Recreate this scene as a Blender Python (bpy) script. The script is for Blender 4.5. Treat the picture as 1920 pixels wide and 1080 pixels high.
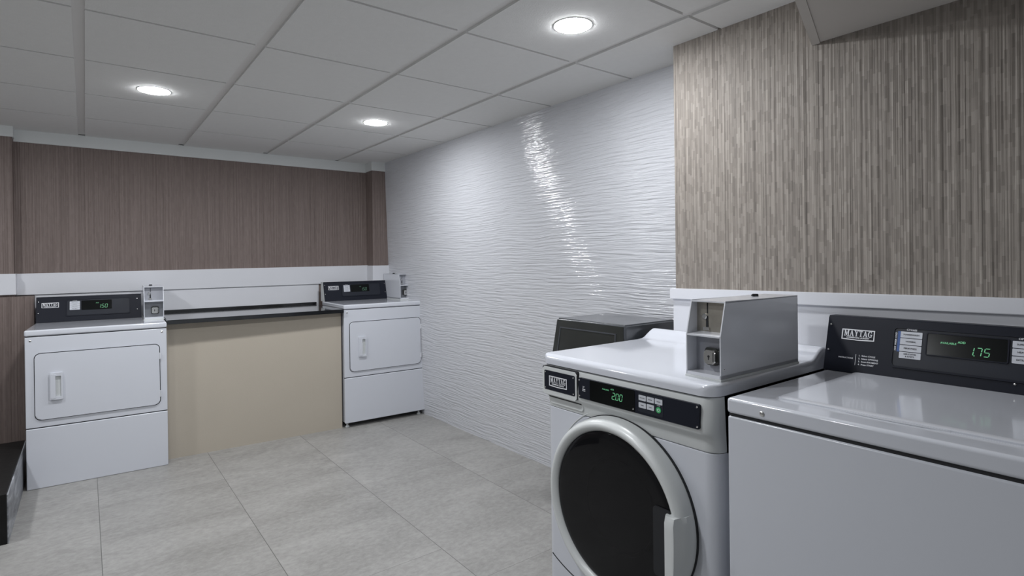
import bpy, bmesh, math, random
from mathutils import Matrix, Vector
random.seed(7)
PI = math.pi
S = bpy.context.scene
COL = S.collection
for o in list(bpy.data.objects):
    bpy.data.objects.remove(o)

# ------------------------------------------------------------------ camera
F_PX, YAW, PITCH, ROLL = 1049.5, 0.6515, -0.0042, -0.0123
cy_, sy_ = math.cos(YAW), math.sin(YAW)
cp_, sp_ = math.cos(PITCH), math.sin(PITCH)
fw = Vector((sy_*cp_, cy_*cp_, sp_))
rt0 = Vector((cy_, -sy_, 0)); up0 = rt0.cross(fw)
cr_, sr_ = math.cos(ROLL), math.sin(ROLL)
rt = cr_*rt0 + sr_*up0; up = -sr_*rt0 + cr_*up0
cam_data = bpy.data.cameras.new('camera')
cam = bpy.data.objects.new('camera', cam_data); COL.objects.link(cam)
M = Matrix.Identity(4)
for i in range(3):
    M[i][0] = rt[i]; M[i][1] = up[i]; M[i][2] = -fw[i]
M[0][3], M[1][3], M[2][3] = -0.002, -2.4787, 1.2913
cam.matrix_world = M
cam_data.sensor_width = 36.0
cam_data.lens = F_PX/1920*36.0
cam_data.shift_y = -(540-491.07)/1920
cam_data.clip_start = 0.02
S.camera = cam

# ------------------------------------------------------------------ world / exposure
w = bpy.data.worlds.new('world'); S.world = w; w.use_nodes = True
w.node_tree.nodes['Background'].inputs[0].default_value = (0.90, 0.95, 1.0, 1)
w.node_tree.nodes['Background'].inputs[1].default_value = 0.40
S.view_settings.view_transform = 'Standard'
S.view_settings.look = 'None'
S.view_settings.gamma = 1.0
S.view_settings.use_curve_mapping = False
S.view_settings.exposure = 0.0
LAMP = 284.0          # radiance of the downlight lenses
LAMP_COL = (0.955, 0.975, 1.0)

# ------------------------------------------------------------------ materials
def lin(r, g, b):
    f = lambda c: (c/255/12.92) if c/255 <= 0.04045 else ((c/255+0.055)/1.055)**2.4
    return (f(r), f(g), f(b), 1)

def mat(name, col, rough=0.5, metal=0.0, var=0.0, vscale=8.0, bump=0.0, bscale=60.0, coat=0.0, spec=0.5):
    m = bpy.data.materials.new(name); m.use_nodes = True
    nt = m.node_tree; b = nt.nodes['Principled BSDF']
    if len(col) == 3: col = (*col, 1)
    b.inputs['Base Color'].default_value = col
    b.inputs['Roughness'].default_value = rough
    b.inputs['Metallic'].default_value = metal
    b.inputs['Specular IOR Level'].default_value = spec
    if coat:
        b.inputs['Coat Weight'].default_value = coat
        b.inputs['Coat Roughness'].default_value = 0.08
    tc = nt.nodes.new('ShaderNodeTexCoord')
    n = nt.nodes.new('ShaderNodeTexNoise'); n.inputs['Scale'].default_value = vscale
    n.inputs['Detail'].default_value = 4
    nt.links.new(tc.outputs['Object'], n.inputs['Vector'])
    if var:
        mx = nt.nodes.new('ShaderNodeMix'); mx.data_type = 'RGBA'
        mx.inputs[6].default_value = tuple(c*(1-var) for c in col[:3])+(1,)
        mx.inputs[7].default_value = tuple(min(1, c*(1+var)) for c in col[:3])+(1,)
        nt.links.new(n.outputs[0], mx.inputs[0]); nt.links.new(mx.outputs[2], b.inputs['Base Color'])
    if bump:
        n2 = nt.nodes.new('ShaderNodeTexNoise'); n2.inputs['Scale'].default_value = bscale
        nt.links.new(tc.outputs['Object'], n2.inputs['Vector'])
        bp = nt.nodes.new('ShaderNodeBump'); bp.inputs['Strength'].default_value = bump
        bp.inputs['Distance'].default_value = 0.002
        nt.links.new(n2.outputs[0], bp.inputs['Height']); nt.links.new(bp.outputs[0], b.inputs['Normal'])
    return m

def emis(name, col, strength):
    m = bpy.data.materials.new(name); m.use_nodes = True
    nt = m.node_tree; b = nt.nodes['Principled BSDF']
    b.inputs['Base Color'].default_value = (0.1, 0.1, 0.1, 1)
    b.inputs['Emission Color'].default_value = (*col, 1)
    b.inputs['Emission Strength'].default_value = strength
    return m

def nmath(nt, op, a, b=None, c=None):
    n = nt.nodes.new('ShaderNodeMath'); n.operation = op
    for i, v in enumerate((a, b, c)):
        if v is None: continue
        if isinstance(v, (int, float)): n.inputs[i].default_value = v
        else: nt.links.new(v, n.inputs[i])
    return n.outputs[0]

def ramp(nt, fac, stops):
    n = nt.nodes.new('ShaderNodeValToRGB'); el = n.color_ramp.elements
    while len(el) < len(stops): el.new(0.5)
    for e, (p, c) in zip(el, stops):
        e.position = p; e.color = c if len(c) == 4 else (*c, 1)
    nt.links.new(fac, n.inputs[0]); return n.outputs[0]

def noise(nt, vec, scale=1.0, detail=2.0, rough=0.5, dist=0.0):
    n = nt.nodes.new('ShaderNodeTexNoise'); nt.links.new(vec, n.inputs['Vector'])
    n.inputs['Scale'].default_value = scale; n.inputs['Detail'].default_value = detail
    n.inputs['Roughness'].default_value = rough; n.inputs['Distortion'].default_value = dist
    return n.outputs[0]

def comb(nt, x, y, z):
    n = nt.nodes.new('ShaderNodeCombineXYZ')
    for i, v in enumerate((x, y, z)):
        if isinstance(v, (int, float)): n.inputs[i].default_value = v
        else: nt.links.new(v, n.inputs[i])
    return n.outputs[0]

def base(name, rough):
    m = bpy.data.materials.new(name); m.use_nodes = True
    nt = m.node_tree; b = nt.nodes['Principled BSDF']
    b.inputs['Roughness'].default_value = rough
    tc = nt.nodes.new('ShaderNodeTexCoord')
    sp = nt.nodes.new('ShaderNodeSeparateXYZ'); nt.links.new(tc.outputs['Object'], sp.inputs[0])
    return m, nt, b, sp.outputs[0], sp.outputs[1], sp.outputs[2]

def set_bump(nt, b, h, strength, dist):
    bp = nt.nodes.new('ShaderNodeBump'); bp.inputs['Strength'].default_value = strength
    bp.inputs['Distance'].default_value = dist
    nt.links.new(h, bp.inputs['Height']); nt.links.new(bp.outputs[0], b.inputs['Normal'])

def wallpaper_mat(name, dark, mid, light, blocks=0.5):
    m, nt, b, x, y, z = base(name, 0.62)
    u = nmath(nt, 'ADD', x, y)
    # fine vertical reed lines
    fine = noise(nt, comb(nt, nmath(nt, 'MULTIPLY', u, 210), nmath(nt, 'MULTIPLY', z, 1.5), 0), 1, 3, 0.6)
    mid_n = noise(nt, comb(nt, nmath(nt, 'MULTIPLY', u, 42), nmath(nt, 'MULTIPLY', z, 0.7), 3), 1, 3, 0.6)
    # short woven blocks
    cu = nmath(nt, 'FLOOR', nmath(nt, 'MULTIPLY', u, 125))
    wn = nt.nodes.new('ShaderNodeTexWhiteNoise'); wn.noise_dimensions = '1D'
    nt.links.new(cu, wn.inputs['W'])
    cz = nmath(nt, 'FLOOR', nmath(nt, 'MULTIPLY', nmath(nt, 'ADD', z, wn.outputs['Value']), 26))
    wn2 = nt.nodes.new('ShaderNodeTexWhiteNoise'); wn2.noise_dimensions = '2D'
    nt.links.new(comb(nt, cu, cz, 0), wn2.inputs['Vector'])
    reed = noise(nt, comb(nt, nmath(nt, 'MULTIPLY', u, 95), nmath(nt, 'MULTIPLY', z, 0.5), 9), 1, 1.5, 0.5)
    f = nmath(nt, 'ADD', nmath(nt, 'MULTIPLY', fine, 0.45), nmath(nt, 'MULTIPLY', mid_n, 0.20))
    f = nmath(nt, 'ADD', f, nmath(nt, 'MULTIPLY', reed, 0.25))
    f = nmath(nt, 'ADD', f, nmath(nt, 'MULTIPLY', wn2.outputs['Value'], 0.22*blocks))
    f = nmath(nt, 'ADD', f, 0.08-0.11*blocks)
    c = ramp(nt, f, [(0.30, dark), (0.52, mid), (0.75, light)])
    nt.links.new(c, b.inputs['Base Color'])
    h = nmath(nt, 'ADD', nmath(nt, 'MULTIPLY', fine, 0.3), nmath(nt, 'MULTIPLY', reed, 1.0))
    set_bump(nt, b, h, 0.9, 0.007)
    return m

M_WP = wallpaper_mat('reed_wallpaper', (0.095, 0.071, 0.064), (0.175, 0.135, 0.122), (0.265, 0.215, 0.198), 0.25)
M_WP2 = wallpaper_mat('reed_wallpaper_pier', (0.110, 0.094, 0.081), (0.242, 0.214, 0.188), (0.38, 0.345, 0.306), 0.7)

def wavy_mat():
    m, nt, b, x, y, z = base('white_wave_panel', 0.13)
    b.inputs['Base Color'].default_value = (0.575, 0.585, 0.62, 1)
    warp = noise(nt, comb(nt, nmath(nt, 'MULTIPLY', y, 1.6), nmath(nt, 'MULTIPLY', z, 2.0), 0), 1, 2)
    zz = nmath(nt, 'ADD', nmath(nt, 'MULTIPLY', z, 84), nmath(nt, 'MULTIPLY', warp, 4.5))
    a = noise(nt, comb(nt, nmath(nt, 'MULTIPLY', y, 4.6), zz, 0), 1, 3.0, 0.5)
    set_bump(nt, b, a, 1.0, 0.0085)
    return m
M_WAVE = wavy_mat()

def floor_mat():
    m, nt, b, x, y, z = base('grey_floor_tile', 0.42)
    col = nmath(nt, 'FLOOR', nmath(nt, 'DIVIDE', nmath(nt, 'SUBTRACT', x, 0.040), 0.6065))
    fx = nmath(nt, 'FRACT', nmath(nt, 'DIVIDE', nmath(nt, 'SUBTRACT', x, 0.040), 0.6065))
    dx = nmath(nt, 'MULTIPLY', nmath(nt, 'MINIMUM', fx, nmath(nt, 'SUBTRACT', 1.0, fx)), 0.6065)
    yy = nmath(nt, 'ADD', y, nmath(nt, 'MULTIPLY', col, 0.305))
    fy = nmath(nt, 'FRACT', nmath(nt, 'DIVIDE', nmath(nt, 'ADD', yy, 1.20), 1.214))
    dy = nmath(nt, 'MULTIPLY', nmath(nt, 'MINIMUM', fy, nmath(nt, 'SUBTRACT', 1.0, fy)), 1.214)
    jx = nmath(nt, 'LESS_THAN', dx, 0.0014)
    jy = nmath(nt, 'MULTIPLY', nmath(nt, 'LESS_THAN', dy, 0.0015), 0.55)
    j = nmath(nt, 'MAXIMUM', jx, jy)
    rowi = nmath(nt, 'FLOOR', nmath(nt, 'DIVIDE', nmath(nt, 'ADD', yy, 1.20), 1.214))
    wn = nt.nodes.new('ShaderNodeTexWhiteNoise'); wn.noise_dimensions = '2D'
    nt.links.new(comb(nt, col, rowi, 0), wn.inputs['Vector'])
    ofs = nmath(nt, 'MULTIPLY', wn.outputs['Value'], 40)
    big = noise(nt, comb(nt, nmath(nt, 'ADD', nmath(nt, 'MULTIPLY', x, 2.2), ofs), nmath(nt, 'MULTIPLY', y, 4.5), 0), 1, 5, 0.62, 0.6)
    fine = noise(nt, comb(nt, nmath(nt, 'MULTIPLY', x, 30), nmath(nt, 'MULTIPLY', y, 46), ofs), 1, 5, 0.7)
    f = nmath(nt, 'ADD', nmath(nt, 'MULTIPLY', big, 0.46), nmath(nt, 'MULTIPLY', fine, 0.54))
    f = nmath(nt, 'ADD', f, nmath(nt, 'MULTIPLY', nmath(nt, 'SUBTRACT', wn.outputs['Value'], 0.5), 0.04))
    c = ramp(nt, f, [(0.28, (0.195, 0.190, 0.181)), (0.5, (0.295, 0.289, 0.278)), (0.72, (0.400, 0.392, 0.379))])
    mx = nt.nodes.new('ShaderNodeMix'); mx.data_type = 'RGBA'
    nt.links.new(j, mx.inputs[0]); nt.links.new(c, mx.inputs[6]); mx.inputs[7].default_value = (0.11, 0.11, 0.105, 1)
    nt.links.new(mx.outputs[2], b.inputs['Base Color'])
    set_bump(nt, b, nmath(nt, 'SUBTRACT', f, nmath(nt, 'MULTIPLY', j, 0.6)), 0.15, 0.002)
    return m
M_FLOOR = floor_mat()

M_CEIL = mat('ceiling_tile', (0.80, 0.80, 0.79), 0.9, var=0.03, vscale=40, bump=0.2, bscale=180)
M_CGAP = mat('ceiling_void', (0.10, 0.10, 0.10), 0.9, var=0.1)
M_TEE = mat('ceiling_tee', (0.76, 0.75, 0.74), 0.45, var=0.02)
M_WHITE = mat('white_paint', (0.68, 0.69, 0.73), 0.45, var=0.02, vscale=5, bump=0.1, bscale=120)
M_CORNICE = mat('white_wall_paint', (0.66, 0.68, 0.68), 0.6, var=0.02, vscale=5, bump=0.1, bscale=120)
M_BEIGE = mat('beige_paint', (0.44, 0.395, 0.33), 0.6, var=0.03, vscale=3, bump=0.15, bscale=150)
M_GREYP = mat('grey_bulkhead_paint', (0.52, 0.49, 0.455), 0.7, var=0.02)
M_PLAIN = mat('plain_wall_paint', (0.36, 0.36, 0.36), 0.8, var=0.03)
M_ENAMEL = mat('white_enamel', (0.60, 0.62, 0.675), 0.22, var=0.012, vscale=3, coat=0.3)
M_PLASTIC = mat('warm_white_plastic', (0.60, 0.62, 0.62), 0.30, var=0.015, vscale=4)
M_TOPP = mat('white_glossy_top', (0.61, 0.63, 0.685), 0.12, var=0.012, vscale=3, coat=0.5)
M_SEAM = mat('dark_seam', (0.012, 0.013, 0.016), 0.7, var=0.1)
M_CONS = mat('charcoal_console', (0.014, 0.016, 0.024), 0.38, var=0.06, vscale=6, spec=0.12)
M_CONS2 = mat('charcoal_console_inset', (0.022, 0.025, 0.034), 0.34, var=0.06, vscale=6, spec=0.18)
M_DISP = mat('black_display', (0.004, 0.005, 0.005), 0.2, var=0.1, spec=0.15)
M_LBL = mat('pale_key', (0.55, 0.57, 0.62), 0.5, var=0.03)
M_INK = mat('dark_ink', (0.05, 0.05, 0.06), 0.6, var=0.05)
M_WINK = mat('white_ink', (0.78, 0.79, 0.83), 0.5, var=0.03)
M_BLUE = mat('blue_print', (0.04, 0.10, 0.30), 0.5, var=0.05)
M_GREENB = mat('green_button', (0.05, 0.42, 0.14), 0.35, var=0.05)
M_GREEN = emis('green_led', (0.16, 0.75, 0.33), 0.55)
M_GREEN2 = emis('dim_green_led', (0.10, 0.60, 0.30), 0.22)
M_CHROME = mat('chrome', (0.70, 0.70, 0.69), 0.18, 1.0, var=0.06, vscale=30)
M_STEEL = mat('grey_painted_steel', (0.66, 0.675, 0.72), 0.24, 0.05, var=0.03, vscale=6, coat=0.3)
M_BOXW = mat('white_painted_steel', (0.66, 0.68, 0.73), 0.25, 0.1, var=0.02, vscale=6, coat=0.3)
M_GALV = mat('worn_coin_plate', (0.40, 0.375, 0.33), 0.35, 0.75, var=0.25, vscale=30)
M_BOXIN = mat('grey_box_interior', (0.40, 0.41, 0.45), 0.35, 0.3, var=0.05)
M_CASH = mat('cash_box_steel', (0.26, 0.27, 0.29), 0.35, 0.6, var=0.15, vscale=40)
M_BLACK = mat('gloss_black_top', (0.012, 0.013, 0.015), 0.10, var=0.15, vscale=10, coat=0.5)
M_STEP = mat('worn_black_step', (0.010, 0.010, 0.010), 0.45, var=0.5, spec=0.2, vscale=14, bump=0.3, bscale=40)
M_BLKP = mat('black_plastic', (0.022, 0.024, 0.022), 0.28, var=0.2, vscale=9, coat=0.3, bump=0.15, bscale=40)
M_BIN = mat('dark_grey_plastic', (0.055, 0.060, 0.068), 0.22, var=0.2, vscale=6, coat=0.3)
M_LENS = emis('downlight_lens', LAMP_COL, LAMP)
M_RING = mat('downlight_trim', (0.80, 0.80, 0.80), 0.4, var=0.02)

def stepside_mat():
    m, nt, b, x, y, z = base('lit_scuffed_step_riser', 0.45)
    n = noise(nt, comb(nt, nmath(nt, 'MULTIPLY', y, 3), nmath(nt, 'MULTIPLY', z, 14), 0), 1, 5, 0.6, 1.0)
    c = ramp(nt, n, [(0.30, (0.07, 0.07, 0.08)), (0.5, (0.20, 0.21, 0.23)), (0.68, (0.42, 0.43, 0.46))])  # light falling on this side is put into the colour, a lighter scuffed grey
    nt.links.new(c, b.inputs['Base Color']); return m
M_SIDE = stepside_mat()

def glass_mat():
    m = bpy.data.materials.new('smoked_glass'); m.use_nodes = True
    nt = m.node_tree; b = nt.nodes['Principled BSDF']
    b.inputs['Base Color'].default_value = (0.012, 0.012, 0.014, 1)
    b.inputs['Roughness'].default_value = 0.04
    tr = nt.nodes.new('ShaderNodeBsdfTransparent'); tr.inputs[0].default_value = (0.30, 0.30, 0.32, 1)
    mx = nt.nodes.new('ShaderNodeMixShader'); mx.inputs[0].default_value = 0.45
    n = nt.nodes.new('ShaderNodeTexNoise'); n.inputs['Scale'].default_value = 3
    bp = nt.nodes.new('ShaderNodeBump'); bp.inputs['Strength'].default_value = 0.02
    nt.links.new(n.outputs[0], bp.inputs['Height']); nt.links.new(bp.outputs[0], b.inputs['Normal'])
    nt.links.new(tr.outputs[0], mx.inputs[1]); nt.links.new(b.outputs[0], mx.inputs[2])
    nt.links.new(mx.outputs[0], nt.nodes['Material Output'].inputs[0])
    return m
M_GLASS = glass_mat()

# ------------------------------------------------------------------ mesh helpers
def link(name, bm, m, parent=None, smooth=True, angle=38, wn=True, recalc=True):
    if recalc: bmesh.ops.recalc_face_normals(bm, faces=bm.faces)
    me = bpy.data.meshes.new(name); bm.to_mesh(me); bm.free()
    if isinstance(m, (list, tuple)):
        for k in m: me.materials.append(k)
    else: me.materials.append(m)
    if smooth:
        for p in me.polygons: p.use_smooth = True
        me.set_sharp_from_angle(angle=math.radians(angle))
    o = bpy.data.objects.new(name, me); COL.objects.link(o)
    if parent: o.parent = parent
    if smooth and wn:
        md = o.modifiers.new('wn', 'WEIGHTED_NORMAL'); md.keep_sharp = True; md.weight = 100
    return o

def bbox(bm, x0, x1, y0, y1, z0, z1, bev=0.0, seg=2, mtx=None, mi=0):
    """one (bevelled) box added to bm"""
    b2 = bmesh.new()
    bmesh.ops.create_cube(b2, size=1)
    for v in b2.verts:
        v.co = Vector((x0+(v.co.x+.5)*(x1-x0), y0+(v.co.y+.5)*(y1-y0), z0+(v.co.z+.5)*(z1-z0)))
    if bev:
        bmesh.ops.bevel(b2, geom=b2.edges[:], offset=bev, segments=seg, affect='EDGES', profile=0.5)
    merge(bm, b2, mtx, mi)

def merge(bm, b2, mtx=None, mi=0):
    if mtx is not None: bmesh.ops.transform(b2, matrix=mtx, verts=b2.verts)
    vm = {}
    for v in b2.verts: vm[v] = bm.verts.new(v.co)
    for f in b2.faces:
        try:
            nf = bm.faces.new([vm[v] for v in f.verts]); nf.material_index = mi if mi else f.material_index
        except ValueError: pass
    b2.free()

def box(name, x0, x1, y0, y1, z0, z1, m, parent=None, bev=0.003, seg=2, mtx=None):
    bm = bmesh.new(); bbox(bm, x0, x1, y0, y1, z0, z1, bev, seg, mtx)
    return link(name, bm, m, parent)

def hexa(name, pts, m, parent=None, bev=0.0):
    """8 points: bottom 4 ccw, top 4 ccw"""
    bm = bmesh.new(); v = [bm.verts.new(p) for p in pts]
    for f in ((0,1,2,3),(4,5,6,7),(0,1,5,4),(1,2,6,5),(2,3,7,6),(3,0,4,7)): bm.faces.new([v[i] for i in f])
    if bev: bmesh.ops.bevel(bm, geom=bm.edges[:], offset=bev, segments=2, affect='EDGES')
    return link(name, bm, m, parent)

def rrect(x0, x1, z0, z1, r, n=5):
    pts = []
    for cx, cz, a0 in ((x1-r, z1-r, 0), (x0+r, z1-r, 90), (x0+r, z0+r, 180), (x1-r, z0+r, 270)):
        for i in range(n+1):
            a = math.radians(a0+90*i/n); pts.append((cx+r*math.cos(a), cz+r*math.sin(a)))
    return pts

def circ(cx, cz, r, n=24):
    return [(cx+r*math.cos(2*PI*i/n), cz+r*math.sin(2*PI*i/n)) for i in range(n)]

def FR(o=(0, 0, 0), tilt=0.0):
    """frame of a front face: (u, v, outward) -> local"""
    s, c = math.sin(tilt), math.cos(tilt)
    return Matrix(((1, 0, 0, o[0]), (0, s, -c, o[1]), (0, c, s, o[2]), (0, 0, 0, 1)))

def plate(bm, pts, d0, d1, F, bev=0.0, mi=0, seg=2):
    """2D outline extruded from outward distance d0 to d1 in frame F"""
    b2 = bmesh.new()
    a = [b2.verts.new((p[0], p[1], d0)) for p in pts]; b = [b2.verts.new((p[0], p[1], d1)) for p in pts]
    b2.faces.new(a[::-1]); top = b2.faces.new(b); n = len(pts)
    for i in range(n): b2.faces.new((a[i], a[(i+1) % n], b[(i+1) % n], b[i]))
    if bev: bmesh.ops.bevel(b2, geom=list(top.edges), offset=bev, segments=seg, affect='EDGES')
    merge(bm, b2, F, mi)

def plate_o(name, pts, d0, d1, F, m, parent, bev=0.0):
    bm = bmesh.new(); plate(bm, pts, d0, d1, F, bev); return link(name, bm, m, parent)

def ringplate(bm, outer, inner, d0, d1, F, mi=0):
    b2 = bmesh.new(); n = len(outer)
    vs = [[b2.verts.new((p[0], p[1], d)) for p in L] for L, d in ((outer, d0), (outer, d1), (inner, d1), (inner, d0))]
    for k in range(4):
        A, B = vs[k], vs[(k+1) % 4]
        for i in range(n): b2.faces.new((A[i], A[(i+1) % n], B[(i+1) % n], B[i]))
    merge(bm, b2, F, mi)

def tube(bm, pts, r, n=8, mtx=None):
    b2 = bmesh.new(); rings = []
    pts = [Vector(p) for p in pts]
    for i, p in enumerate(pts):
        t = (pts[min(i+1, len(pts)-1)]-pts[max(i-1, 0)]).normalized()
        a = t.orthogonal().normalized() if i == 0 else (a - t*a.dot(t)).normalized()
        b = t.cross(a)
        rings.append([b2.verts.new(p+(a*math.cos(2*PI*k/n)+b*math.sin(2*PI*k/n))*r) for k in range(n)])
    for A, B in zip(rings, rings[1:]):
        for k in range(n): b2.faces.new((A[k], A[(k+1) % n], B[(k+1) % n], B[k]))
    b2.faces.new(rings[0][::-1]); b2.faces.new(rings[-1])
    merge(bm, b2, mtx)

def lathe(bm, prof, c, F, n=72, cap0=False, cap1=False):
    """prof = (radius, outward) in frame F about (u,v)=c"""
    b2 = bmesh.new(); rings = []
    for r, d in prof:
        rings.append([b2.verts.new((c[0]+r*math.cos(2*PI*k/n), c[1]+r*math.sin(2*PI*k/n), d)) for k in range(n)])
    for A, B in zip(rings, rings[1:]):
        for k in range(n): b2.faces.new((A[k], A[(k+1) % n], B[(k+1) % n], B[k]))
    if cap0: b2.faces.new(rings[0][::-1])
    if cap1: b2.faces.new(rings[-1])
    merge(bm, b2, F)

def screw(F, u, v, parent, r=0.0035, d=0.0, m=None):
    bm = bmesh.new()
    lathe(bm, [(r, d), (r, d+0.0012), (r*0.75, d+0.0024), (r*0.25, d+0.0028)], (u, v), F, 12, cap1=True)
    return link('screw', bm, m or M_CHROME, parent)

def text_bm(bm, s, size, u, v, F, align='CENTER', rot=0.0, bold=0.0, sx=1.0, d=0.0004):
    cu = bpy.data.curves.new('t', 'FONT'); cu.body = s; cu.size = size; cu.align_x = align; cu.align_y = 'CENTER'
    cu.extrude = 0.0001; cu.offset = bold; cu.resolution_u = 2
    o = bpy.data.objects.new('t', cu); me = bpy.data.meshes.new_from_object(o)
    b2 = bmesh.new(); b2.from_mesh(me)
    L = Matrix.Translation((u, v, d)) @ Matrix.Rotation(rot, 4, 'Z') @ Matrix.Scale(sx, 4, (1, 0, 0))
    merge(bm, b2, F @ L)
    bpy.data.objects.remove(o); bpy.data.curves.remove(cu); bpy.data.meshes.remove(me)

# serif capitals for the badge: lists of polygons on a 1-high body
def R_(x0, x1, y0, y1): return [(x0, y0), (x1, y0), (x1, y1), (x0, y1)]
SERIF = {
 'M': (1.22, [R_(.13, .23, 0, 1), R_(.88, 1.08, 0, 1), [(.05, 1), (.36, 1), (.68, .22), (.52, .05)], [(.52, .05), (.62, .05), (.92, 1), (.82, 1)],
              R_(.0, .36, 0, .09), R_(.76, 1.2, 0, .09), R_(.0, .3, .91, 1), R_(.86, 1.2, .91, 1)]),
 'A': (1.0, [[(.10, 0), (.20, 0), (.52, .92), (.42, 1)], [(.40, 1), (.56, 1), (.92, 0), (.68, 0)], R_(.26, .74, .30, .38),
             R_(0, .32, 0, .09), R_(.58, 1.0, 0, .09)]),
 'Y': (1.0, [R_(.40, .60, 0, .5), [(.10, 1), (.34, 1), (.60, .5), (.40, .42)], [(.76, 1), (.86, 1), (.60, .42), (.52, .5)],
             R_(.28, .72, 0, .09), R_(0, .42, .91, 1), R_(.62, 1.0, .91, 1)]),
 'T': (.9, [R_(.34, .56, 0, 1), R_(.02, .88, .90, 1), R_(.02, .09, .70, 1), R_(.81, .88, .70, 1), R_(.24, .66, 0, .09)]),
 'G': (1.0, [R_(.68, .86, .05, .45), R_(.54, .98, .40, .49), R_(.76, .83, .70, 1.0)] +
       [[(.48+.46*math.cos(a), .5+.51*math.sin(a)), (.48+.46*math.cos(b), .5+.51*math.sin(b)),
         (.50+.25*math.cos(b), .5+.42*math.sin(b)), (.50+.25*math.cos(a), .5+.42*math.sin(a))]
        for a, b in [(math.radians(40+28*i), math.radians(40+28*(i+1))) for i in range(10)]]),
}
def badge(parent, F, x0, x1, z0, z1, d=0.0):
    """outlined nameplate reading MAYTAG with a line of small capitals"""
    W, H = x1-x0, z1-z0
    t = H*0.085
    o = plate_o('brand_badge', rrect(x0, x1, z0, z1, H*.03, 1), d, d+.0010, F, M_CONS, parent)
    bm = bmesh.new()
    out = [(x0, z0), (x0+W*.5, z0-H*.05), (x1, z0), (x1, z1), (x0, z1)]
    inn = [(x0+t, z0+t), (x0+W*.5, z0-H*.05+t), (x1-t, z0+t), (x1-t, z1-t), (x0+t, z1-t)]
    ringplate(bm, out, inn, d+.0008, d+.0018, F)
    h = H*0.56; tot = sum(SERIF[c][0] for c in 'MAYTAG')+.05*5
    k = (W*0.86)/tot; x = x0+W*.07; zb = z0+H*.34
    for ch in 'MAYTAG':
        wd, polys = SERIF[ch]
        for p in polys: plate(bm, [(x+a*k, zb+b*h) for a, b in p], d+.0010, d+.0018, F)
        x += (wd+.05)*k
    text_bm(bm, 'COMMERCIAL LAUNDRY', H*0.19, x0+W*.5, z0+H*.21, F, bold=H*.006, sx=W*.72/(H*0.19*11.6), d=d+.0014)
    link('badge_lettering', bm, M_WINK, o, smooth=False)
    return o

SEG = {'0': 'abcdef', '1': 'bc', '2': 'abged', '3': 'abgcd', '5': 'afgcd', '7': 'abc', '6': 'afgedc', '8': 'abcdefg'}
def digits(bm, s, x, z, h, F, d, slant=0.15):
    wd = h*0.5; t = h*0.085; g = t*0.6
    SG = {'a': ((g, h), (wd-g, h)), 'd': ((g, 0), (wd-g, 0)), 'g': ((g, h/2), (wd-g, h/2)),
          'f': ((0, h-g), (0, h/2+g)), 'b': ((wd, h-g), (wd, h/2+g)), 'e': ((0, h/2-g), (0, g)), 'c': ((wd, h/2-g), (wd, g))}
    for ch in s:
        if ch == '.':
            p = [(x-h*.12-t*.6, z-t*.6), (x-h*.12+t*.6, z-t*.6), (x-h*.12+t*.6, z+t*.6), (x-h*.12-t*.6, z+t*.6)]
            plate(bm, p, d, d+.0004, F); continue
        for q in SEG[ch]:
            (ax, az), (bx, bz) = SG[q]
            if az == bz: p = [(ax, az-t/2), (bx, bz-t/2), (bx, bz+t/2), (ax, az+t/2)]
            else: p = [(ax-t/2, bz), (ax+t/2, bz), (ax+t/2, az), (ax-t/2, az)]
            plate(bm, [(x+a+slant*b, z+b) for a, b in p], d, d+.0004, F)
        x += wd*1.55

def thing(name, label, cat, loc=(0, 0, 0), rotz=0.0, group=None):
    o = bpy.data.objects.new(name, None); COL.objects.link(o)
    o.empty_display_size = 0.1
    o.location = loc; o.rotation_euler = (0, 0, rotz)
    o['label'] = label; o['category'] = cat
    if group: o['group'] = group
    return o

def tag(o, label, cat, group=None):
    o['label'] = label; o['category'] = cat
    if group: o['group'] = group
    return o

def struct(o): o['kind'] = 'structure'; return o

# ------------------------------------------------------------------ the room
HC = 2.19
YB = 2.45
struct(box('floor', -2.6, 2.45, -4.6, 2.55, -0.10, 0.0, M_FLOOR, bev=0))
# ceiling: tiles in a lay-in grid
GX = [-2.4+0.6*i for i in range(8)]
GY = [-4.2672+0.6096*i for i in range(11)] + [YB+.04]
bm = bmesh.new()
xs = GX + [2.330]
for i in range(len(xs)-1):
    for j in range(len(GY)-1):
        bbox(bm, xs[i]+.008, xs[i+1]-.030, GY[j]+.003, GY[j+1]-.011, HC, HC+.0112)
ceil = struct(link('ceiling', bm, M_CEIL, smooth=False))
void = box('ceiling_backing', -2.6, 2.45, -4.6, 2.60, HC+.012, HC+.05, M_CGAP, ceil, bev=0)
box('ceiling_tees', -2.6, 2.45, -4.6, 2.60, HC+.010, HC+.013, M_TEE, ceil, bev=0)

# back wall, papered above and below
struct(box('wall_back', -2.6, 2.45, YB, YB+.12, 0, HC+.01, M_WP, bev=0))
# cornice band, waist band, lower panel (their edges run very slightly out of level)
def band(name, x0, x1, y0, zb0, zb1, zt0, zt1, m, y1=YB+.001, bev=.001):
    return struct(hexa(name, [(x0, y0, zb0), (x1, y0, zb1), (x1, y1, zb1), (x0, y1, zb0),
                              (x0, y0, zt0), (x1, y0, zt1), (x1, y1, zt1), (x0, y1, zt0)], m, bev=bev))
band('trim_1', -.37, 2.07, YB-.012, 2.1103, 2.1063, HC+.005, HC+.005, M_CORNICE)
band('trim_2', -.37, 2.07, YB-.022, 1.096, 1.1001, 1.2375, 1.2546, M_WHITE)
band('trim_3', -.275, 1.62, YB-.010, .90, .90, 1.096, 1.100, M_WHITE)
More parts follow.
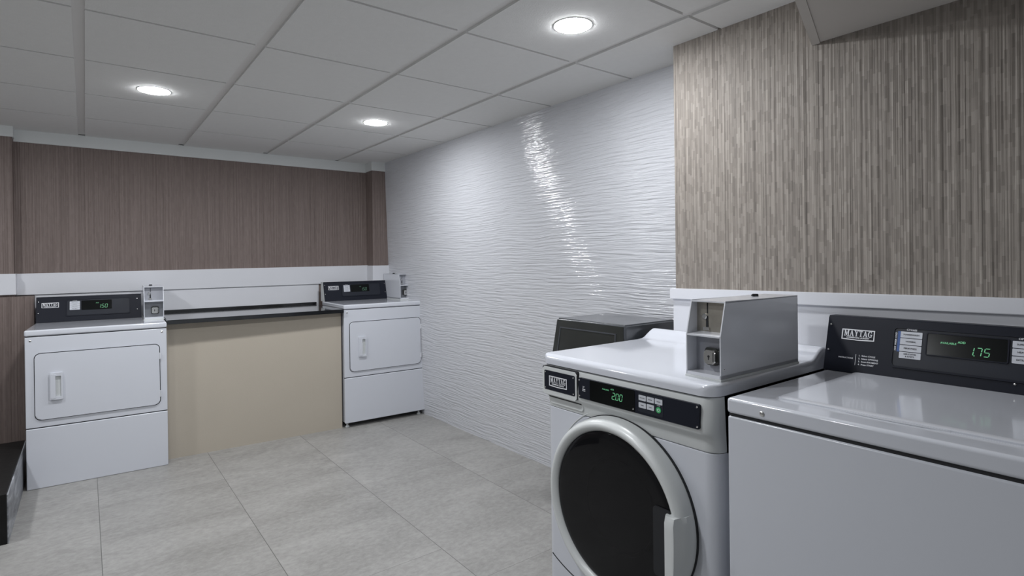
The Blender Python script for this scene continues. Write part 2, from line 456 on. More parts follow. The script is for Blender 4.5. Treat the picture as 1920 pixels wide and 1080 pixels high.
# shallow piers at both ends of the back wall
struct(box('wall_back_right', 2.067, 2.40, 2.30, YB+.02, 0, HC+.005, M_WP, bev=0))
struct(box('wall_back_left', -1.6, -.369, 2.35, YB+.02, 0, HC+.005, M_WP, bev=0))
struct(box('wall_back_low', -1.6, -.272, 2.335, YB-.001, 0, 1.090, M_WP, bev=0))
band('trim_4', 2.059, 2.30, 2.292, 2.110, 2.110, HC+.005, HC+.005, M_CORNICE)
band('trim_5', 2.059, 2.30, 2.292, .60, .60, 1.252, 1.252, M_WHITE)
band('trim_6', -1.6, -.362, 2.342, 2.123, 2.123, HC+.005, HC+.005, M_CORNICE)
band('trim_7', -1.6, -.359, 2.330, 1.104, 1.104, 1.239, 1.239, M_WHITE)
# right wall of wave-relief panels, leaning very slightly
struct(hexa('wall_right', [(2.285, -1.02, 0), (2.42, -1.02, 0), (2.42, 2.55, 0), (2.248, 2.55, 0),
                           (2.188, -1.02, HC+.01), (2.42, -1.02, HC+.01), (2.42, 2.55, HC+.01), (2.188, 2.55, HC+.01)], M_WAVE))
# papered pier on the near right, ledge and white dado
struct(box('wall_right_near', 2.0, 2.43, -4.6, -1.004, 0, HC+.005, M_WP2, bev=0))
struct(hexa('trim_8', [(1.978, -4.6, 1.150), (2.02, -4.6, 1.150), (2.02, -.988, 1.116), (1.978, -.988, 1.116),
                       (1.978, -4.6, 1.195), (2.02, -4.6, 1.195), (2.02, -.988, 1.160), (1.978, -.988, 1.160)], M_WHITE, bev=.002))
struct(box('trim_9', 1.992, 2.02, -4.6, -.996, 0, 1.13, M_WHITE, bev=.001))
# lowered bulkhead over the near right corner
ZB = 2.02
bm = bmesh.new()
poly = [(2.005, -1.578), (2.005, -3.6), (.95, -3.6), (.95, -1.935)]
a = [bm.verts.new((x, y, ZB)) for x, y in poly]; b = [bm.verts.new((x, y, HC+.004)) for x, y in poly]
bm.faces.new(a); bm.faces.new(b[::-1])
for i in range(4): bm.faces.new((a[i], b[i], b[(i+1) % 4], a[(i+1) % 4]))
bulk = struct(link('ceiling_bulkhead', bm, M_GREYP, smooth=False))
bm = bmesh.new(); v0 = Vector((2.003, -1.577, ZB)); v1 = Vector((.95, -1.932, ZB)); dv = (v1-v0).normalized(); nv = Vector((-dv.y, dv.x, 0))
L = (v1-v0).length; mt = Matrix.Translation(v0) @ Matrix(((dv.x, nv.x, 0, 0), (dv.y, nv.y, 0, 0), (0, 0, 1, 0), (0, 0, 0, 1)))
bbox(bm, 0, L, -.004, .022, -.004, .03, mtx=mt)
link('corner_bead', bm, M_GREYP, bulk, smooth=False)
# walls outside the picture that close the room
struct(box('wall_left', -2.60, -2.48, -4.6, 2.5, 0, HC+.01, M_PLAIN, bev=0))

# low beige wall carrying the counter
struct(hexa('wall_low', [(.417, 1.840, 0), (1.572, 1.786, 0), (1.572, YB-.011, 0), (.441, YB-.011, 0),
                         (.417, 1.840, .897), (1.572, 1.786, .897), (1.572, YB-.011, .897), (.441, YB-.011, .897)], M_BEIGE))

# ------------------------------------------------------------------ counter
ct = thing('countertop', 'long glossy black countertop between the two dryers, on the beige wall', 'countertop', (1.0, 2.0, .898))
hexa('worktop', [(-.586, -.255, 0), (.572, -.283, 0), (.580, .435, 0), (-.560, .435, 0),
                 (-.586, -.255, .028), (.572, -.283, .028), (.580, .435, .028), (-.560, .435, .028)], M_BLACK, ct, bev=.003)
hexa('backsplash', [(-.560, .416, .028), (.592, .416, .028), (.592, .436, .028), (-.560, .436, .028),
                    (-.560, .416, .046), (.592, .416, .046), (.592, .436, .046), (-.560, .436, .046)], M_BLACK, ct, bev=.002)

# ------------------------------------------------------------------ step on the left
stp = thing('step', 'worn black raised step at the left edge beside the front dryer', 'step', (-.65, 1.5, 0))
box('step_block', -.36, .345, -.49, .52, 0, .233, M_STEP, stp, bev=.004)
box('side_face', .345, .350, -.486, .518, .001, .228, M_SIDE, stp, bev=.001)

# ------------------------------------------------------------------ downlights
def downlight(x, y, label):
    t = thing('ceiling_light', label, 'light', (x, y, HC), 0, 'round recessed ceiling downlights')
    bm = bmesh.new(); F = Matrix(((1, 0, 0, 0), (0, 1, 0, 0), (0, 0, -1, 0), (0, 0, 0, 1)))
    lathe(bm, [(.066, -.002), (.0775, -.002), (.0770, .0008), (.0740, .0016), (.0700, .0016), (.067, .0010)], (0, 0), F, 48)
    link('trim_ring', bm, M_RING, t)
    bm = bmesh.new()
    lathe(bm, [(.0715, .0008), (.0710, .0020), (.066, .0036), (.047, .0056), (.02, .0064), (.001, .0065)], (0, 0), F, 48, cap1=True)
    link('lens', bm, M_LENS, t)
    return t
downlight(.294, .951, 'lit round downlight in the ceiling, leftmost of the three in view')
downlight(1.507, .942, 'lit round downlight nearest the far corner by the white wave wall')
downlight(1.504, -.909, 'lit round downlight at top right, largest and nearest the papered pier')
for (x, y, lb) in ((.29, -.91, 'lit round downlight just above the picture, near the middle of the room'),
                   (-.92, .95, 'lit round downlight outside the picture on the left, toward the back'),
                   (-.92, -.91, 'lit round downlight outside the picture on the left, toward the camera')):
    downlight(x, y, lb)

# ------------------------------------------------------------------ appliance pieces
def console(parent, F, W, H, detail, price, white_end=False, depth=.085, base=None):
    """sloping control console; F frame at bottom left of its face"""
    bm = bmesh.new(); tl = math.atan(.047/.168)
    # housing: wedge body behind face
    x0, yb, z0 = F.translation
    ztop = z0+H*math.cos(tl); ytop = yb+H*math.sin(tl)
    prof = [(yb+.004, z0), (ytop+.004, ztop), (ytop+.006, ztop+.002), (ytop+depth, ztop+.001), (ytop+depth, z0)]
    A = [bm.verts.new((x0-.002, p[0], p[1])) for p in prof]; B = [bm.verts.new((x0+W+.002, p[0], p[1])) for p in prof]
    bm.faces.new(A[::-1]); bm.faces.new(B); n = len(prof)
    for i in range(n): bm.faces.new((A[i], A[(i+1) % n], B[(i+1) % n], B[i]))
    link('console_housing', bm, M_PLASTIC if white_end else M_CONS, parent, smooth=False)
    plate_o('control_panel', rrect(0, W, 0, H, .004, 2), -.003, .004, F, M_CONS, parent, bev=.001)
    D = .004
    r1 = .503 if not detail else W-.045
    bm = bmesh.new()
    ringplate(bm, rrect(.150-(.0 if not detail else -.034), r1, .034, H-.018, .012), rrect(.156-(0 if not detail else -.034), r1-.006, .040, H-.024, .010), D-.001, D+.0035, F)
    link('panel_rim', bm, M_CONS, parent)
    x_in = .156 if not detail else .190
    plate_o('panel_inset', rrect(x_in, r1-.006, .040, H-.024, .010), D-.001, D+.0006, F, M_CONS2, parent)
    return D

def small_console_details(parent, F, W, H, D, price, dim):
    badge(parent, F, .026 if not dim else .038, .114 if not dim else .127, .097, .130, D)
    k = plate_o('cycle_label', rrect(.170, .224, .076, .134, .002, 1), D+.0005, D+.002, F, M_LBL, parent)
    bm = bmesh.new()
    for i, s in enumerate(('PERM PRESS', 'NORMAL', 'DELICATE', 'NO HEAT')):
        text_bm(bm, s, .0062, .197, .127-.0145*i, F, d=D+.0023)
        if i: plate(bm, R_(.171, .223, .1335-.0145*i, .1341-.0145*i), D+.002, D+.0023, F)
    link('lettering', bm, M_INK, k, smooth=False)
    bm = bmesh.new(); text_bm(bm, 'CYCLES', .0065, .197, .1385, F, d=D+.001)
    link('lettering', bm, M_WINK, k, smooth=False)
    dsp = plate_o('display', rrect(.232, .398, .072, .137, .003, 1), D+.0005, D+.0016, F, M_DISP, parent)
    bm = bmesh.new(); digits(bm, price, .322, .083, .024, F, D+.0017)
    text_bm(bm, 'ADD', .008, .318, .117, F, d=D+.0019)
    link('display_digits', bm, M_GREEN2 if dim else M_GREEN, dsp, smooth=False)
    for u, v in ((.010, .139), (.010, .062), (W-.022, .137), (W-.022, .060)): screw(F, u, v, parent, .0035, D)

def dryer(name, label, loc, rotz, feet, price, dim=False, white_end=False, W=.693):
    t = thing(name, label, 'dryer', loc, rotz, 'white front-loading tumble dryers at the back wall')
    H, DP = .918, .545
    F0 = FR()
    z0 = 0.0
    box('cabinet', .004, W-.004, .012, DP, z0+.002, .884, M_ENAMEL, t, bev=.004)
    box('front_panel', 0, W, 0, .014, .3535, .8785, M_ENAMEL, t, bev=.004, seg=3)
    box('lower_panel', 0, W, -.002, .014, z0, .3485, M_ENAMEL, t, bev=.005, seg=3)
    bm = bmesh.new()
    bbox(bm, .003, W-.003, .004, .02, .346, .356); link('panel_seam', bm, M_SEAM, t, smooth=False)
    bm = bmesh.new(); bbox(bm, .003, W-.003, .004, .02, .8765, .8845); link('panel_seam', bm, M_SEAM, t, smooth=False)
    # top with rounded front edge
    bm = bmesh.new(); bbox(bm, -.002, W+.002, -.006, DP+.003, .8825, H, bev=.009, seg=3)
    link('top_panel', bm, M_TOPP, t)
    # door
    dx0, dx1, dz0, dz1 = .044, W-.041, .398, .7795
    plate_o('door_seam', rrect(dx0-.004, dx1+.004, dz0-.004, dz1+.004, .030), -.001, .0012, F0, M_SEAM, t)
    d = plate_o('door', rrect(dx0, dx1, dz0, dz1, .027), -.001, .0085, F0, M_ENAMEL, t, bev=.004)
    hx, hz0, hz1 = .110, .507, .664
    bm = bmesh.new()
    ringplate(bm, rrect(hx, hx+.060, hz0, hz1, .006), rrect(hx+.026, hx+.053, hz0+.016, hz1-.020, .004), .008, .0210, F0)
    plate(bm, rrect(hx+.004, hx+.027, hz0+.008, hz1-.008, .004), .012, .0235, F0, bev=.002)
    h = link('door_handle', bm, M_ENAMEL, d)
    plate_o('handle_recess', rrect(hx+.026, hx+.053, hz0+.016, hz1-.020, .004), .008, .0092, F0, M_PLASTIC, d)
    for hz in (.705, .465):
        bm = bmesh.new(); plate(bm, rrect(dx1-.004, dx1+.008, hz-.020, hz+.020, .002, 1), .001, .0095, F0)
        tube(bm, [(dx1+.004, -.010, hz-.018), (dx1+.004, -.010, hz+.018)], .0028)
        link('hinge', bm, M_STEEL, t)
    for u in (.025, W-.025): screw(F0, u, .857, t, .006, 0)
    if feet > .01:
        for (fx, fy) in ((.03, .04), (W-.045, .04), (.03, DP-.05), (W-.045, DP-.05)):
            bm = bmesh.new(); U = Matrix.Identity(4)
            lathe(bm, [(.016, 0), (.017, .006), (.010, .012), (.008, .014), (.008, feet+.004)], (fx, fy), U, 16, cap0=True, cap1=True)
            link('levelling_foot', bm, M_PLASTIC, t)
    tl = math.atan(.047/.168)
    F = FR((.0, .490, H), tl); F[0][3] = .004
    Wc, Hc = .565, .168
    D = console(t, F, Wc, Hc, False, price, white_end, depth=.055)
    small_console_details(t, F, Wc, Hc, D, price, dim)
    return t

dryer('dryer', 'white front-loading dryer on the left, next to the black step', (-.284, 1.758, 0), -.045, 0.0, '1.50')
d2 = dryer('dryer', 'white front-loading dryer in the far corner against the white wave wall', (1.580, 1.744, .0), -.035, .038, '1.50', True, True, W=.684)
# the corner dryer stands higher on its feet
d2.scale = (1, 1, 1)
for ch in d2.children:
    if not ch.name.startswith('levelling_foot'): ch.location.z += .038
for ch in d2.children:
    if ch.name.startswith('lower_panel') or ch.name.startswith('cabinet'):
        pass

def coin_box(label, loc, rotz, m=M_STEEL, W=.113, DP=.43, H=.222, worn=True):
    t = thing('coin_box', label, 'coin box', loc, rotz, 'steel coin boxes on the laundry machines')
    th = .0035; zm = .124; sl = .026
    prof = [(0, .006), (0, zm), (sl, H), (DP, H-.004), (DP, .006)]
    bm = bmesh.new()
    for x0, x1 in ((0, th), (W-th, W)):
        A = [bm.verts.new((x0, p[0], p[1])) for p in prof]; B = [bm.verts.new((x1, p[0], p[1])) for p in prof]
        bm.faces.new(A[::-1]); bm.faces.new(B)
        for i in range(5): bm.faces.new((A[i], A[(i+1) % 5], B[(i+1) % 5], B[i]))
    bbox(bm, 0, W, sl-.001, DP, H-.006, H-.002)      # top
    bbox(bm, 0, W, DP-.004, DP, .006, H-.004)        # back
    bbox(bm, 0, W, 0, DP, .006, .016)                # sill
    link('housing', bm, m, t, smooth=False)
    box('base_gasket', -.002, W+.002, -.003, DP+.003, -.001, .0062, M_PLASTIC, t, bev=.001)
    # shelf between the two openings
    hexa('shelf', [(th, -.001, zm-.004), (W-th, -.001, zm-.004), (W-th, .060, zm+.002), (th, .060, zm+.002),
                   (th, -.001, zm), (W-th, -.001, zm), (W-th, .060, zm+.006), (th, .060, zm+.006)], m, t)
    # upper coin plate with slot and return chute
    F = FR((0, .050, 0), 0)
    cpn = plate_o('coin_plate', R_(th, W-th, zm+.004, H-.006), -.002, .0, F, M_GALV if worn else M_BOXIN, t)
    bm = bmesh.new(); plate(bm, R_(W*.33, W*.33+.0030, zm+.058, zm+.088), 0, .0012, F)
    plate(bm, [(W*.30, zm+.016), (W*.37, zm+.016), (W*.36, zm+.050), (W*.31, zm+.050)], 0, .0016, F)
    link('coin_slot', bm, M_SEAM, cpn, smooth=False)
    bm = bmesh.new(); lathe(bm, [(.0085, 0), (.0085, .004), (.006, .0065)], (W*.27, zm+.048), F, 20, cap1=True)
    link('return_button', bm, M_CHROME, cpn)
    bm = bmesh.new(); plate(bm, rrect(W*.24, W*.24+.020, zm+.009, zm+.018, .002, 1), 0, .006, F)
    link('coin_return', bm, M_CHROME, cpn)
    # lower cash box with lock
    G = FR((0, .046, 0), 0)
    cb = plate_o('cash_box', R_(th, W-th, .016, zm-.002), -.002, .0, G, M_BOXIN if worn else M_CASH, t)
    bm = bmesh.new(); plate(bm, rrect(W*.36, W*.36+.046, .036, .086, .010), 0, .016, G, bev=.003)
    link('lock_housing', bm, M_BLKP, cb)
    bm = bmesh.new(); plate(bm, rrect(W*.36+.004, W*.36+.040, .040, .080, .009), .016, .026, G, bev=.003)
    link('lock', bm, M_CHROME, cb)
    bm = bmesh.new(); plate(bm, circ(W*.36+.020, .062, .0035, 12), .026, .0266, G)
    plate(bm, R_(W*.36+.0185, W*.36+.0215, .052, .062), .026, .0266, G)
    plate(bm, R_(W*.36+.0335, W*.36+.0355, .048, .074), .026, .0266, G)
    link('keyhole', bm, M_SEAM, cb, smooth=False)
    bm = bmesh.new()
    lathe(bm, [(.010, H-.003), (.010, H+.003), (.008, H+.006)], (W*.42, DP*.68), Matrix.Identity(4), 20, cap1=True)
    tube(bm, [(W*.42, DP*.68-.018, H+.002), (W*.42, DP*.68, H+.002)], .003)
    link('top_lock', bm, M_SEAM, t)
    for zz in (.030,): 
        S_ = Matrix(((0, 0, 1, W), (1, 0, 0, 0), (0, 1, 0, 0), (0, 0, 0, 1)))
        bm = bmesh.new(); lathe(bm, [(.004, 0), (.004, .001), (.003, .002)], (.016, zz), S_, 12, cap1=True)
        link('rivet', bm, M_CHROME, t)
    return t

coin_box('small grey coin box beside the console of the left dryer', (.306, 1.975, .918), -.045, worn=False, m=M_BOXW, DP=.40)
coin_box('small grey coin box on the corner dryer, against the white wave wall', (2.146, 1.925, .957), -.035, worn=False, m=M_BOXW, DP=.36)
coin_box('large grey coin box on top of the front-loading washer', (1.392, -1.485, .9455), -PI/2-.01)

# ------------------------------------------------------------------ front loading washer (faces -X)
w1 = thing('front_load_washer', 'white front-loading washer with a big round black door', 'washing machine', (1.335, -.900, 0), -PI/2)
W1 = .710
def outline(yf, r, y1=.650, n=8, bow=0.0):
    pts = []
    for i in range(n+1):
        a = PI+PI/2*i/n; pts.append((r+r*math.cos(a), yf+r+r*math.sin(a)))
    k = 10
    for i in range(1, k):
        f = i/k; pts.append((r+(W1-2*r)*f, yf-bow*math.sin(PI*f)))
    for i in range(n+1):
        a = 1.5*PI+PI/2*i/n; pts.append((W1-r+r*math.cos(a), yf+r+r*math.sin(a)))
    pts += [(W1, y1), (0, y1)]
    return pts
def loft(bm, sections):
    rings = [[bm.verts.new((p[0], p[1], z)) for p in pts] for z, pts in sections]
    n = len(rings[0])
    for A, B in zip(rings, rings[1:]):
        for i in range(n): bm.faces.new((A[i], A[(i+1) % n], B[(i+1) % n], B[i]))
    bm.faces.new(rings[0][::-1]); bm.faces.new(rings[-1])
bm = bmesh.new(); loft(bm, [(.012, outline(.016, .040)), (.748, outline(.016, .040)), (.752, outline(.019, .040))])
link('cabinet', bm, M_ENAMEL, w1)
bm = bmesh.new(); loft(bm, [(.750, outline(.022, .040)), (.914, outline(.012, .040))])
link('body_seam', bm, M_SEAM, w1)
# fascia: bulges forward, tucks under
bm = bmesh.new()
sec = [(.7535, .018), (.757, .015), (.775, .013), (.787, .010), (.797, .003), (.806, -.005), (.815, -.009), (.840, -.010), (.880, -.006), (.903, -.001), (.9085, .003)]
loft(bm, [(z, outline(y, .040)) for z, y in sec])
link('fascia', bm, M_PLASTIC, w1, angle=60)
# moulded top with raised rear
bm = bmesh.new()
yy = [(-.006, .912, .928), (-.003, .912, .937), (.004, .912, .943), (.014, .912, .9455), (.53, .912, .9455), (.56, .912, .947), (.58, .912, .953),
      (.60, .912, .965), (.62, .912, .976), (.635, .912, .982), (.640, .912, .983), (.652, .912, .983), (.656, .912, .979)]
def inset(y): 
    r = .045; q = y+.006
    return 0 if q >= r else r-math.sqrt(max(0, r*r-(r-q)**2))
ystat = []
for a, b in zip(yy, yy[1:]):
    n = 6 if b[0]-a[0] > .1 else 1
    for i in range(n): ystat.append(tuple(a[k]+(b[k]-a[k])*i/n for k in range(3)))
ystat.append(yy[-1])
extra = [(q-.006, .912, .9455) for q in (.024, .030, .036, .042)]
ystat = sorted(ystat+[e for e in extra])
rings = []
for y, zb, zt in ystat:
    i0 = inset(y); x0, x1 = -.004+i0, W1+.004-i0; e = .010
    sag = lambda x: 0
    ring = [(x0, zb)]
    for k in range(5):
        a = PI-PI/2*k/4; ring.append((x0+e+e*math.cos(a), zt-e+e*math.sin(a)))
    for k in range(5):
        a = PI/2-PI/2*k/4; ring.append((x1-e+e*math.cos(a), zt-e+e*math.sin(a)))
    ring.append((x1, zb))
    rings.append([bm.verts.new((p[0], y, p[1])) for p in ring])
n = len(rings[0])
for A, B in zip(rings, rings[1:]):
    for i in range(n): bm.faces.new((A[i], A[(i+1) % n], B[(i+1) % n], B[i]))
bm.faces.new(rings[0]); bm.faces.new(rings[-1][::-1])
link('top_panel', bm, M_TOPP, w1, angle=60)
FW = FR((0, -.0105, 0), 0)
# detergent drawer
bm = bmesh.new(); plate(bm, rrect(.018, .199, .808, .905, .008), -.012, .0012, FW)
link('drawer_seam', bm, M_SEAM, w1)
dr = plate_o('detergent_drawer', rrect(.020, .197, .805, .903, .008), -.012, .0040, FW, M_PLASTIC, w1, bev=.003)
plate_o('drawer_panel', rrect(.032, .190, .822, .891, .004, 2), .0035, .0056, FW, M_CONS, dr)
badge(w1, FW, .060, .152, .838, .874, .0056)
for u, v in ((.038, .884), (.184, .884), (.038, .829), (.184, .829)): screw(FW, u, v, w1, .003, .0056)
bm = bmesh.new(); plate(bm, rrect(.035, .205, .768, .794, .012), -.030, -.0195, FW)
link('drawer_grip', bm, M_PLASTIC, w1)
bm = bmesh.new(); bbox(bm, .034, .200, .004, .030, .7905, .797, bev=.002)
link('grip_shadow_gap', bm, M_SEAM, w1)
# control panel
plate_o('control_panel', rrect(.207, .676, .822, .890, .005, 2), -.004, .0050, FW, M_CONS, w1)
dp = plate_o('display', rrect(.262, .452, .824, .889, .003, 1), .0045, .0062, FW, M_DISP, w1)
bm = bmesh.new(); digits(bm, '2.00', .360, .846, .020, FW, .0063)
text_bm(bm, 'AVAILABLE', .0060, .333, .871, FW, d=.0066); text_bm(bm, 'ADD', .0065, .362, .876, FW, d=.0066)
link('display_digits', bm, M_GREEN, dp, smooth=False)
bm = bmesh.new(); text_bm(bm, '27', .009, .232, .861, FW, rot=0, d=.0053)
plate(bm, R_(.226, .240, .848, .850), .005, .0053, FW); plate(bm, R_(.226, .240, .853, .855), .005, .0053, FW)
link('capacity_mark', bm, M_WINK, w1, smooth=False)
plate_o('key_field', rrect(.464, .556, .829, .886, .003, 1), .0045, .0055, FW, M_CONS2, w1)
kk = [(.468, .864, 'DELICATES'), (.498, .864, 'NORMAL'), (.528, .864, 'WHITES'), (.468, .842, 'WARM'), (.498, .842, 'COLD')]
for x, z, s in kk:
    k = plate_o('cycle_key', rrect(x, x+.027, z, z+.016, .0015, 1), .005, .0065, FW, M_LBL, w1)
    bm = bmesh.new(); text_bm(bm, s, .0042, x+.0135, z+.008, FW, d=.0069, sx=.85); link('lettering', bm, M_INK, k, smooth=False)
k = plate_o('start_key', circ(.541, .848, .0088), .005, .0068, FW, M_GREENB, w1)
bm = bmesh.new(); ringplate(bm, circ(.541, .848, .0045, 16), circ(.541, .848, .0032, 16), .0066, .0072, FW); link('start_symbol', bm, M_WINK, k, smooth=False)
bm = bmesh.new(); text_bm(bm, 'START', .0042, .541, .8605, FW, d=.0058); link('start_lettering', bm, M_WINK, k, smooth=False)
for u, v in ((.213, .883), (.213, .830), (.670, .883), (.670, .829), (.446, .832)): screw(FW, u, v, w1, .0032, .005)
# door
FD = FR((0, .010, 0), 0); DC = (.364, .500)
bm = bmesh.new(); lathe(bm, [(.286, -.006), (.286, .002), (.262, .003)], DC, FD, 96, cap0=True, cap1=True)
link('door_gasket', bm, M_SEAM, w1)
bm = bmesh.new()
lathe(bm, [(.2835, .002), (.2835, .020), (.2815, .036), (.277, .048), (.270, .056), (.263, .0595), (.257, .059), (.249, .053), (.244, .046), (.242, .038), (.242, .004)], DC, FD, 96)
door = link('door', bm, M_PLASTIC, w1, angle=60)
bm = bmesh.new()
lathe(bm, [(.242, .040), (.220, .024), (.190, .012), (.170, .0075), (.150, .006), (.148, .009), (.140, .009), (.138, .0055), (.08, .0045), (.001, .004)], DC, FD, 72, cap1=True)
link('door_bowl', bm, M_BLKP, door)
bm = bmesh.new()
lathe(bm, [(.2425, .041), (.238, .0465), (.220, .049), (.18, .0515), (.12, .0535), (.06, .0545), (.001, .055)], DC, FD, 96, cap1=True)
link('door_glass', bm, M_GLASS, door, angle=60)
bm = bmesh.new()
plate(bm, rrect(.540, .600, .382, .580, .010), .050, .0560, FD)
link('handle_pocket', bm, M_SEAM, door)
# handle: faceted grip curved with the ring
bm = bmesh.new(); rows = []
nz = 10
for i in range(nz+1):
    z = .385+.188*i/nz; dz = z-DC[1]
    xr = DC[0]+math.sqrt(.2845**2-dz*dz)
    e = .006 if i in (0, nz) else 0
    rows.append([(.590, .045), (.590, .068-e), (.594, .075-e), (.622+.2*(xr-.646), .081-e), (.628+.2*(xr-.646), .080-e), (xr-.008, .052-e), (xr, .036), (xr, .010)])
b2 = bmesh.new(); rr = [[b2.verts.new((p[0], .385+.188*i/nz, p[1])) for p in row] for i, row in enumerate(rows)]
for A, B in zip(rr, rr[1:]):
    for j in range(7): b2.faces.new((A[j], A[j+1], B[j+1], B[j]))
b2.faces.new(rr[0]); b2.faces.new(rr[-1][::-1])
merge(bm, b2, FD)
link('door_handle', bm, M_PLASTIC, door, angle=30)
# long faint groove round the door and the lower access seam
bm = bmesh.new(); pts = []
for i in range(25):
    x = .030+(W1-.060)*i/24; f = 2*(x-W1/2)/W1; pts.append((x, .0160, .160+.070*f*f*abs(f)))
tube(bm, pts, .0020)
link('lower_panel_seam', bm, M_SEAM, w1)
bm = bmesh.new(); pts = []
for i in range(19):
    a = math.radians(112+i*60/18); pts.append((DC[0]+.305*math.cos(a), .0155, DC[1]+.300*math.sin(a)))
tube(bm, pts, .0022)
link('door_recess_rim', bm, M_PLASTIC, w1)
bm = bmesh.new(); bbox(bm, -.004, .0, .045, .060, .850, .915, bev=.001)
link('side_clip', bm, M_SEAM, w1)
bm = bmesh.new(); bbox(bm, .03, W1-.03, .03, .64, 0, .014)
link('base_plinth', bm, M_SEAM, w1)

# ------------------------------------------------------------------ top loading washer (faces -X)
w2 = thing('top_load_washer', 'white top-loading washer in the near right corner with a wide dark console', 'washing machine', (1.328, -1.654, 0), -PI/2)
W2 = .692
box('cabinet', .001, W2-.001, .0, .655, .012, .8775, M_ENAMEL, w2, bev=.006, seg=3)
box('top_seam', .004, W2-.004, .004, .64, .875, .886, M_SEAM, w2, bev=0)
bm = bmesh.new()
bbox(bm, 0, W2, -.003, .660, .8845, .925, bev=.009, seg=4)
link('top_panel', bm, M_TOPP, w2)
FT = Matrix(((1, 0, 0, 0), (0, 1, 0, 0), (0, 0, 1, .925), (0, 0, 0, 1)))
bm = bmesh.new(); plate(bm, rrect(.083, W2-.083, .076, .556, .022), -.002, .0006, FT)
link('lid_seam', bm, M_STEEL, w2)
bm = bmesh.new()
out = rrect(.088, W2-.088, .080, .552, .020)
b2 = bmesh.new(); A = [b2.verts.new((p[0], p[1], .0)) for p in out]
B = [b2.verts.new((p[0], p[1], .004)) for p in out]
inn = rrect(.098, W2-.098, .090, .543, .014)
Cc = [b2.verts.new((p[0], p[1], .0085)) for p in inn]
n = len(out)
for i in range(n):
    b2.faces.new((A[i], A[(i+1) % n], B[(i+1) % n], B[i])); b2.faces.new((B[i], B[(i+1) % n], Cc[(i+1) % n], Cc[i]))
b2.faces.new(Cc); merge(bm, b2, FT)
lid = link('lid', bm, M_TOPP, w2, angle=60)
bm = bmesh.new(); pts = []
for i in range(13):
    f = i/12; pts.append((.235+.22*f, .078-.006*math.sin(PI*f)))
pts += [(.44, .084), (.25, .084)]
plate(bm, pts, .0005, .0030, FT)
link('lid_finger_recess', bm, M_STEEL, lid)
F2 = FR((.028, 0, 0))
screw(FR((0, -.003, 0)), .097, .9015, w2, .0065, 0)
tl = math.atan(.047/.168)
FC = FR((.0, .560, .925), tl); FC[0][3] = -.003
Wc, Hc = .698, .176
D = console(w2, FC, Wc, Hc, True, '1.75', depth=.052)
badge(w2, FC, .045, .138, .104, .137, D)
bm = bmesh.new()
text_bm(bm, 'INSTRUCTIONS', .0060, .063, .046, FC, bold=.0001, d=D+.0005)
plate(bm, R_(.0905, .0915, .026, .060), D, D+.0004, FC)
for i, s in enumerate(('1.  Select CYCLE', '2.  Select OPTIONS', '3.  Insert PAYMENT', '4.  Press START')):
    text_bm(bm, s, .0066, .099, .0565-.0090*i, FC, align='LEFT', bold=.0001, d=D+.0005)
link('instruction_lettering', bm, M_WINK, w2, smooth=False)
def keys(x0, x1, ztop, labels, title, dz=.0202):
    for i, s in enumerate(labels):
        z1 = ztop-dz*i
        k = plate_o('cycle_key', rrect(x0, x1, z1-dz+.002, z1, .001, 1), D+.0005, D+.0022, FC, M_LBL, w2)
        bm = bmesh.new(); ss = s.split('/')
        for j, q in enumerate(ss):
            text_bm(bm, q, .0062, (x0+x1)/2, z1-dz/2+.001+(.0035 if len(ss) > 1 else 0)-.007*j, FC, bold=.0001, d=D+.0026)
        if i == 0:
            pass
        link('lettering', bm, M_INK, k, smooth=False)
    bm = bmesh.new(); text_bm(bm, title, .0075, (x0+x1)/2, ztop+.006, FC, bold=.00025, d=D+.0010)
    link('heading_lettering', bm, M_WINK, w2, smooth=False)
keys(.206, .260, .143, ('POWERWASH', 'NORMAL', 'PERM PRESS', 'DELICATES/& KNITS'), 'CYCLES')
keys(.458, .512, .142, ('SUPER WASH', 'HEAVY SOIL', 'EXTRA RINSE'), 'OPTIONS')
bm = bmesh.new(); plate(bm, R_(.199, .206, .0825, .143), D+.0005, D+.0016, FC); link('blue_strip', bm, M_BLUE, w2, smooth=False)
bm = bmesh.new(); text_bm(bm, 'HOT  WARM  COLD', .0062, .1945, .112, FC, rot=PI/2, bold=.0002, d=D+.0010, sx=.95); link('heading_lettering', bm, M_WINK, w2, smooth=False)
dd = plate_o('display', rrect(.272, .450, .082, .144, .002, 1), D+.0005, D+.0022, FC, M_DISP, w2)
bm = bmesh.new(); ringplate(bm, rrect(.270, .452, .080, .146, .003, 1), rrect(.273, .449, .083, .143, .002, 1), D+.0005, D+.0040, FC); link('display_rim', bm, M_CONS, dd)
bm = bmesh.new(); digits(bm, '1.75', .366, .092, .022, FC, D+.0023)
text_bm(bm, 'AVAILABLE', .0075, .322, .1195, FC, bold=.0001, d=D+.0026); text_bm(bm, 'ADD', .0080, .352, .1245, FC, bold=.0002, d=D+.0026)
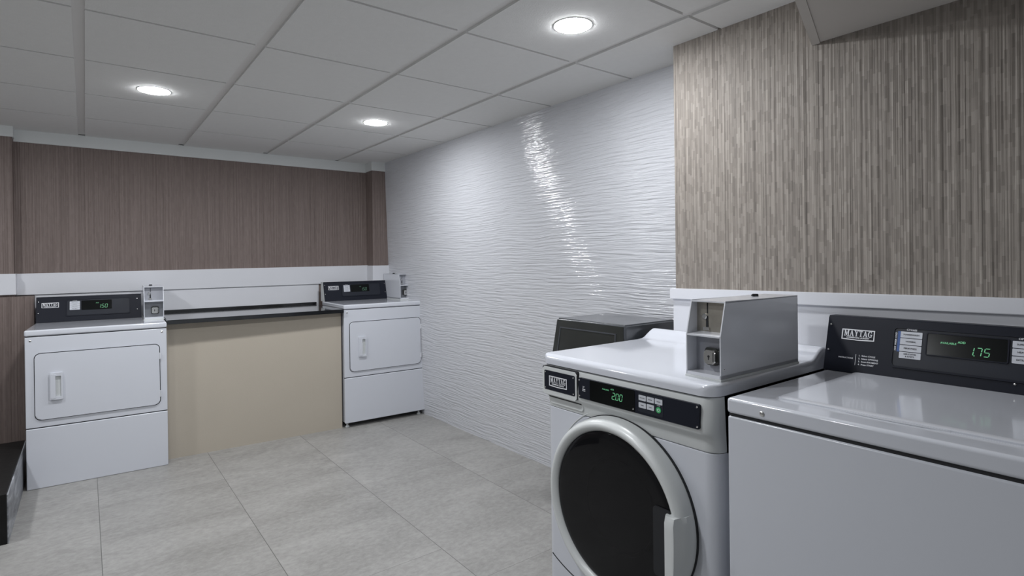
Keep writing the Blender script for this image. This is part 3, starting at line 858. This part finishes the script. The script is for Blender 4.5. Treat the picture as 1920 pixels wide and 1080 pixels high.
link('display_digits', bm, M_GREEN, dd, smooth=False)
for u, v in ((.010, .148), (.010, .066), (.467, .030), (Wc-.010, .148), (Wc-.010, .066)): screw(FC, u, v, w2, .0035, D)
bm = bmesh.new(); bbox(bm, .03, W2-.03, .03, .63, 0, .014)
link('base_plinth', bm, M_SEAM, w2)

# ------------------------------------------------------------------ black litter bin behind the washer
tb = thing('litter_bin', 'black plastic litter bin with hooded top, behind the front-loading washer', 'bin', (1.84, -.42, 0), -PI/2)
box('bin_body', .02, .42, .03, .345, 0, .70, M_BLKP, tb, bev=.012, seg=3)
# hood widens downward
bm = bmesh.new()
b2 = bmesh.new()
p = [(-.035, -.035, .700), (.470, -.035, .700), (.470, .362, .700), (-.035, .362, .700), (0, 0, 1.002), (.440, 0, 1.002), (.440, .355, 1.002), (0, .355, 1.002)]
v = [b2.verts.new(q) for q in p]
for f in ((0, 1, 2, 3), (4, 5, 6, 7), (0, 1, 5, 4), (1, 2, 6, 5), (2, 3, 7, 6), (3, 0, 4, 7)): b2.faces.new([v[i] for i in f])
bmesh.ops.bevel(b2, geom=b2.edges[:], offset=.008, segments=3, affect='EDGES')
merge(bm, b2); link('hood', bm, M_BIN, tb, angle=50)
FB = FR((0, 0, 1.002), -math.atan(-.035/.302)); FB = Matrix(((1, 0, 0, 0), (0, .115, -.993, -.0005), (0, .993, .115, 1.002), (0, 0, 0, 1)))
fp = [(.008, -.008), (.432, -.008), (.462, -.295), (-.022, -.295)]
bm = bmesh.new(); plate(bm, fp, -.002, .003, FB @ Matrix.Identity(4), bev=.001)
fpn = link('hood_front', bm, M_BLKP, tb)
bm = bmesh.new(); ringplate(bm, [(.035, -.040), (.395, -.040), (.410, -.250), (.020, -.250)], [(.041, -.046), (.389, -.046), (.404, -.244), (.026, -.244)], .002, .006, FB)
link('flap_rim', bm, M_BIN, fpn)
bm = bmesh.new(); plate(bm, [(.041, -.046), (.389, -.046), (.404, -.244), (.026, -.244)], .001, .0038, FB)
link('push_flap', bm, M_BLKP, fpn)
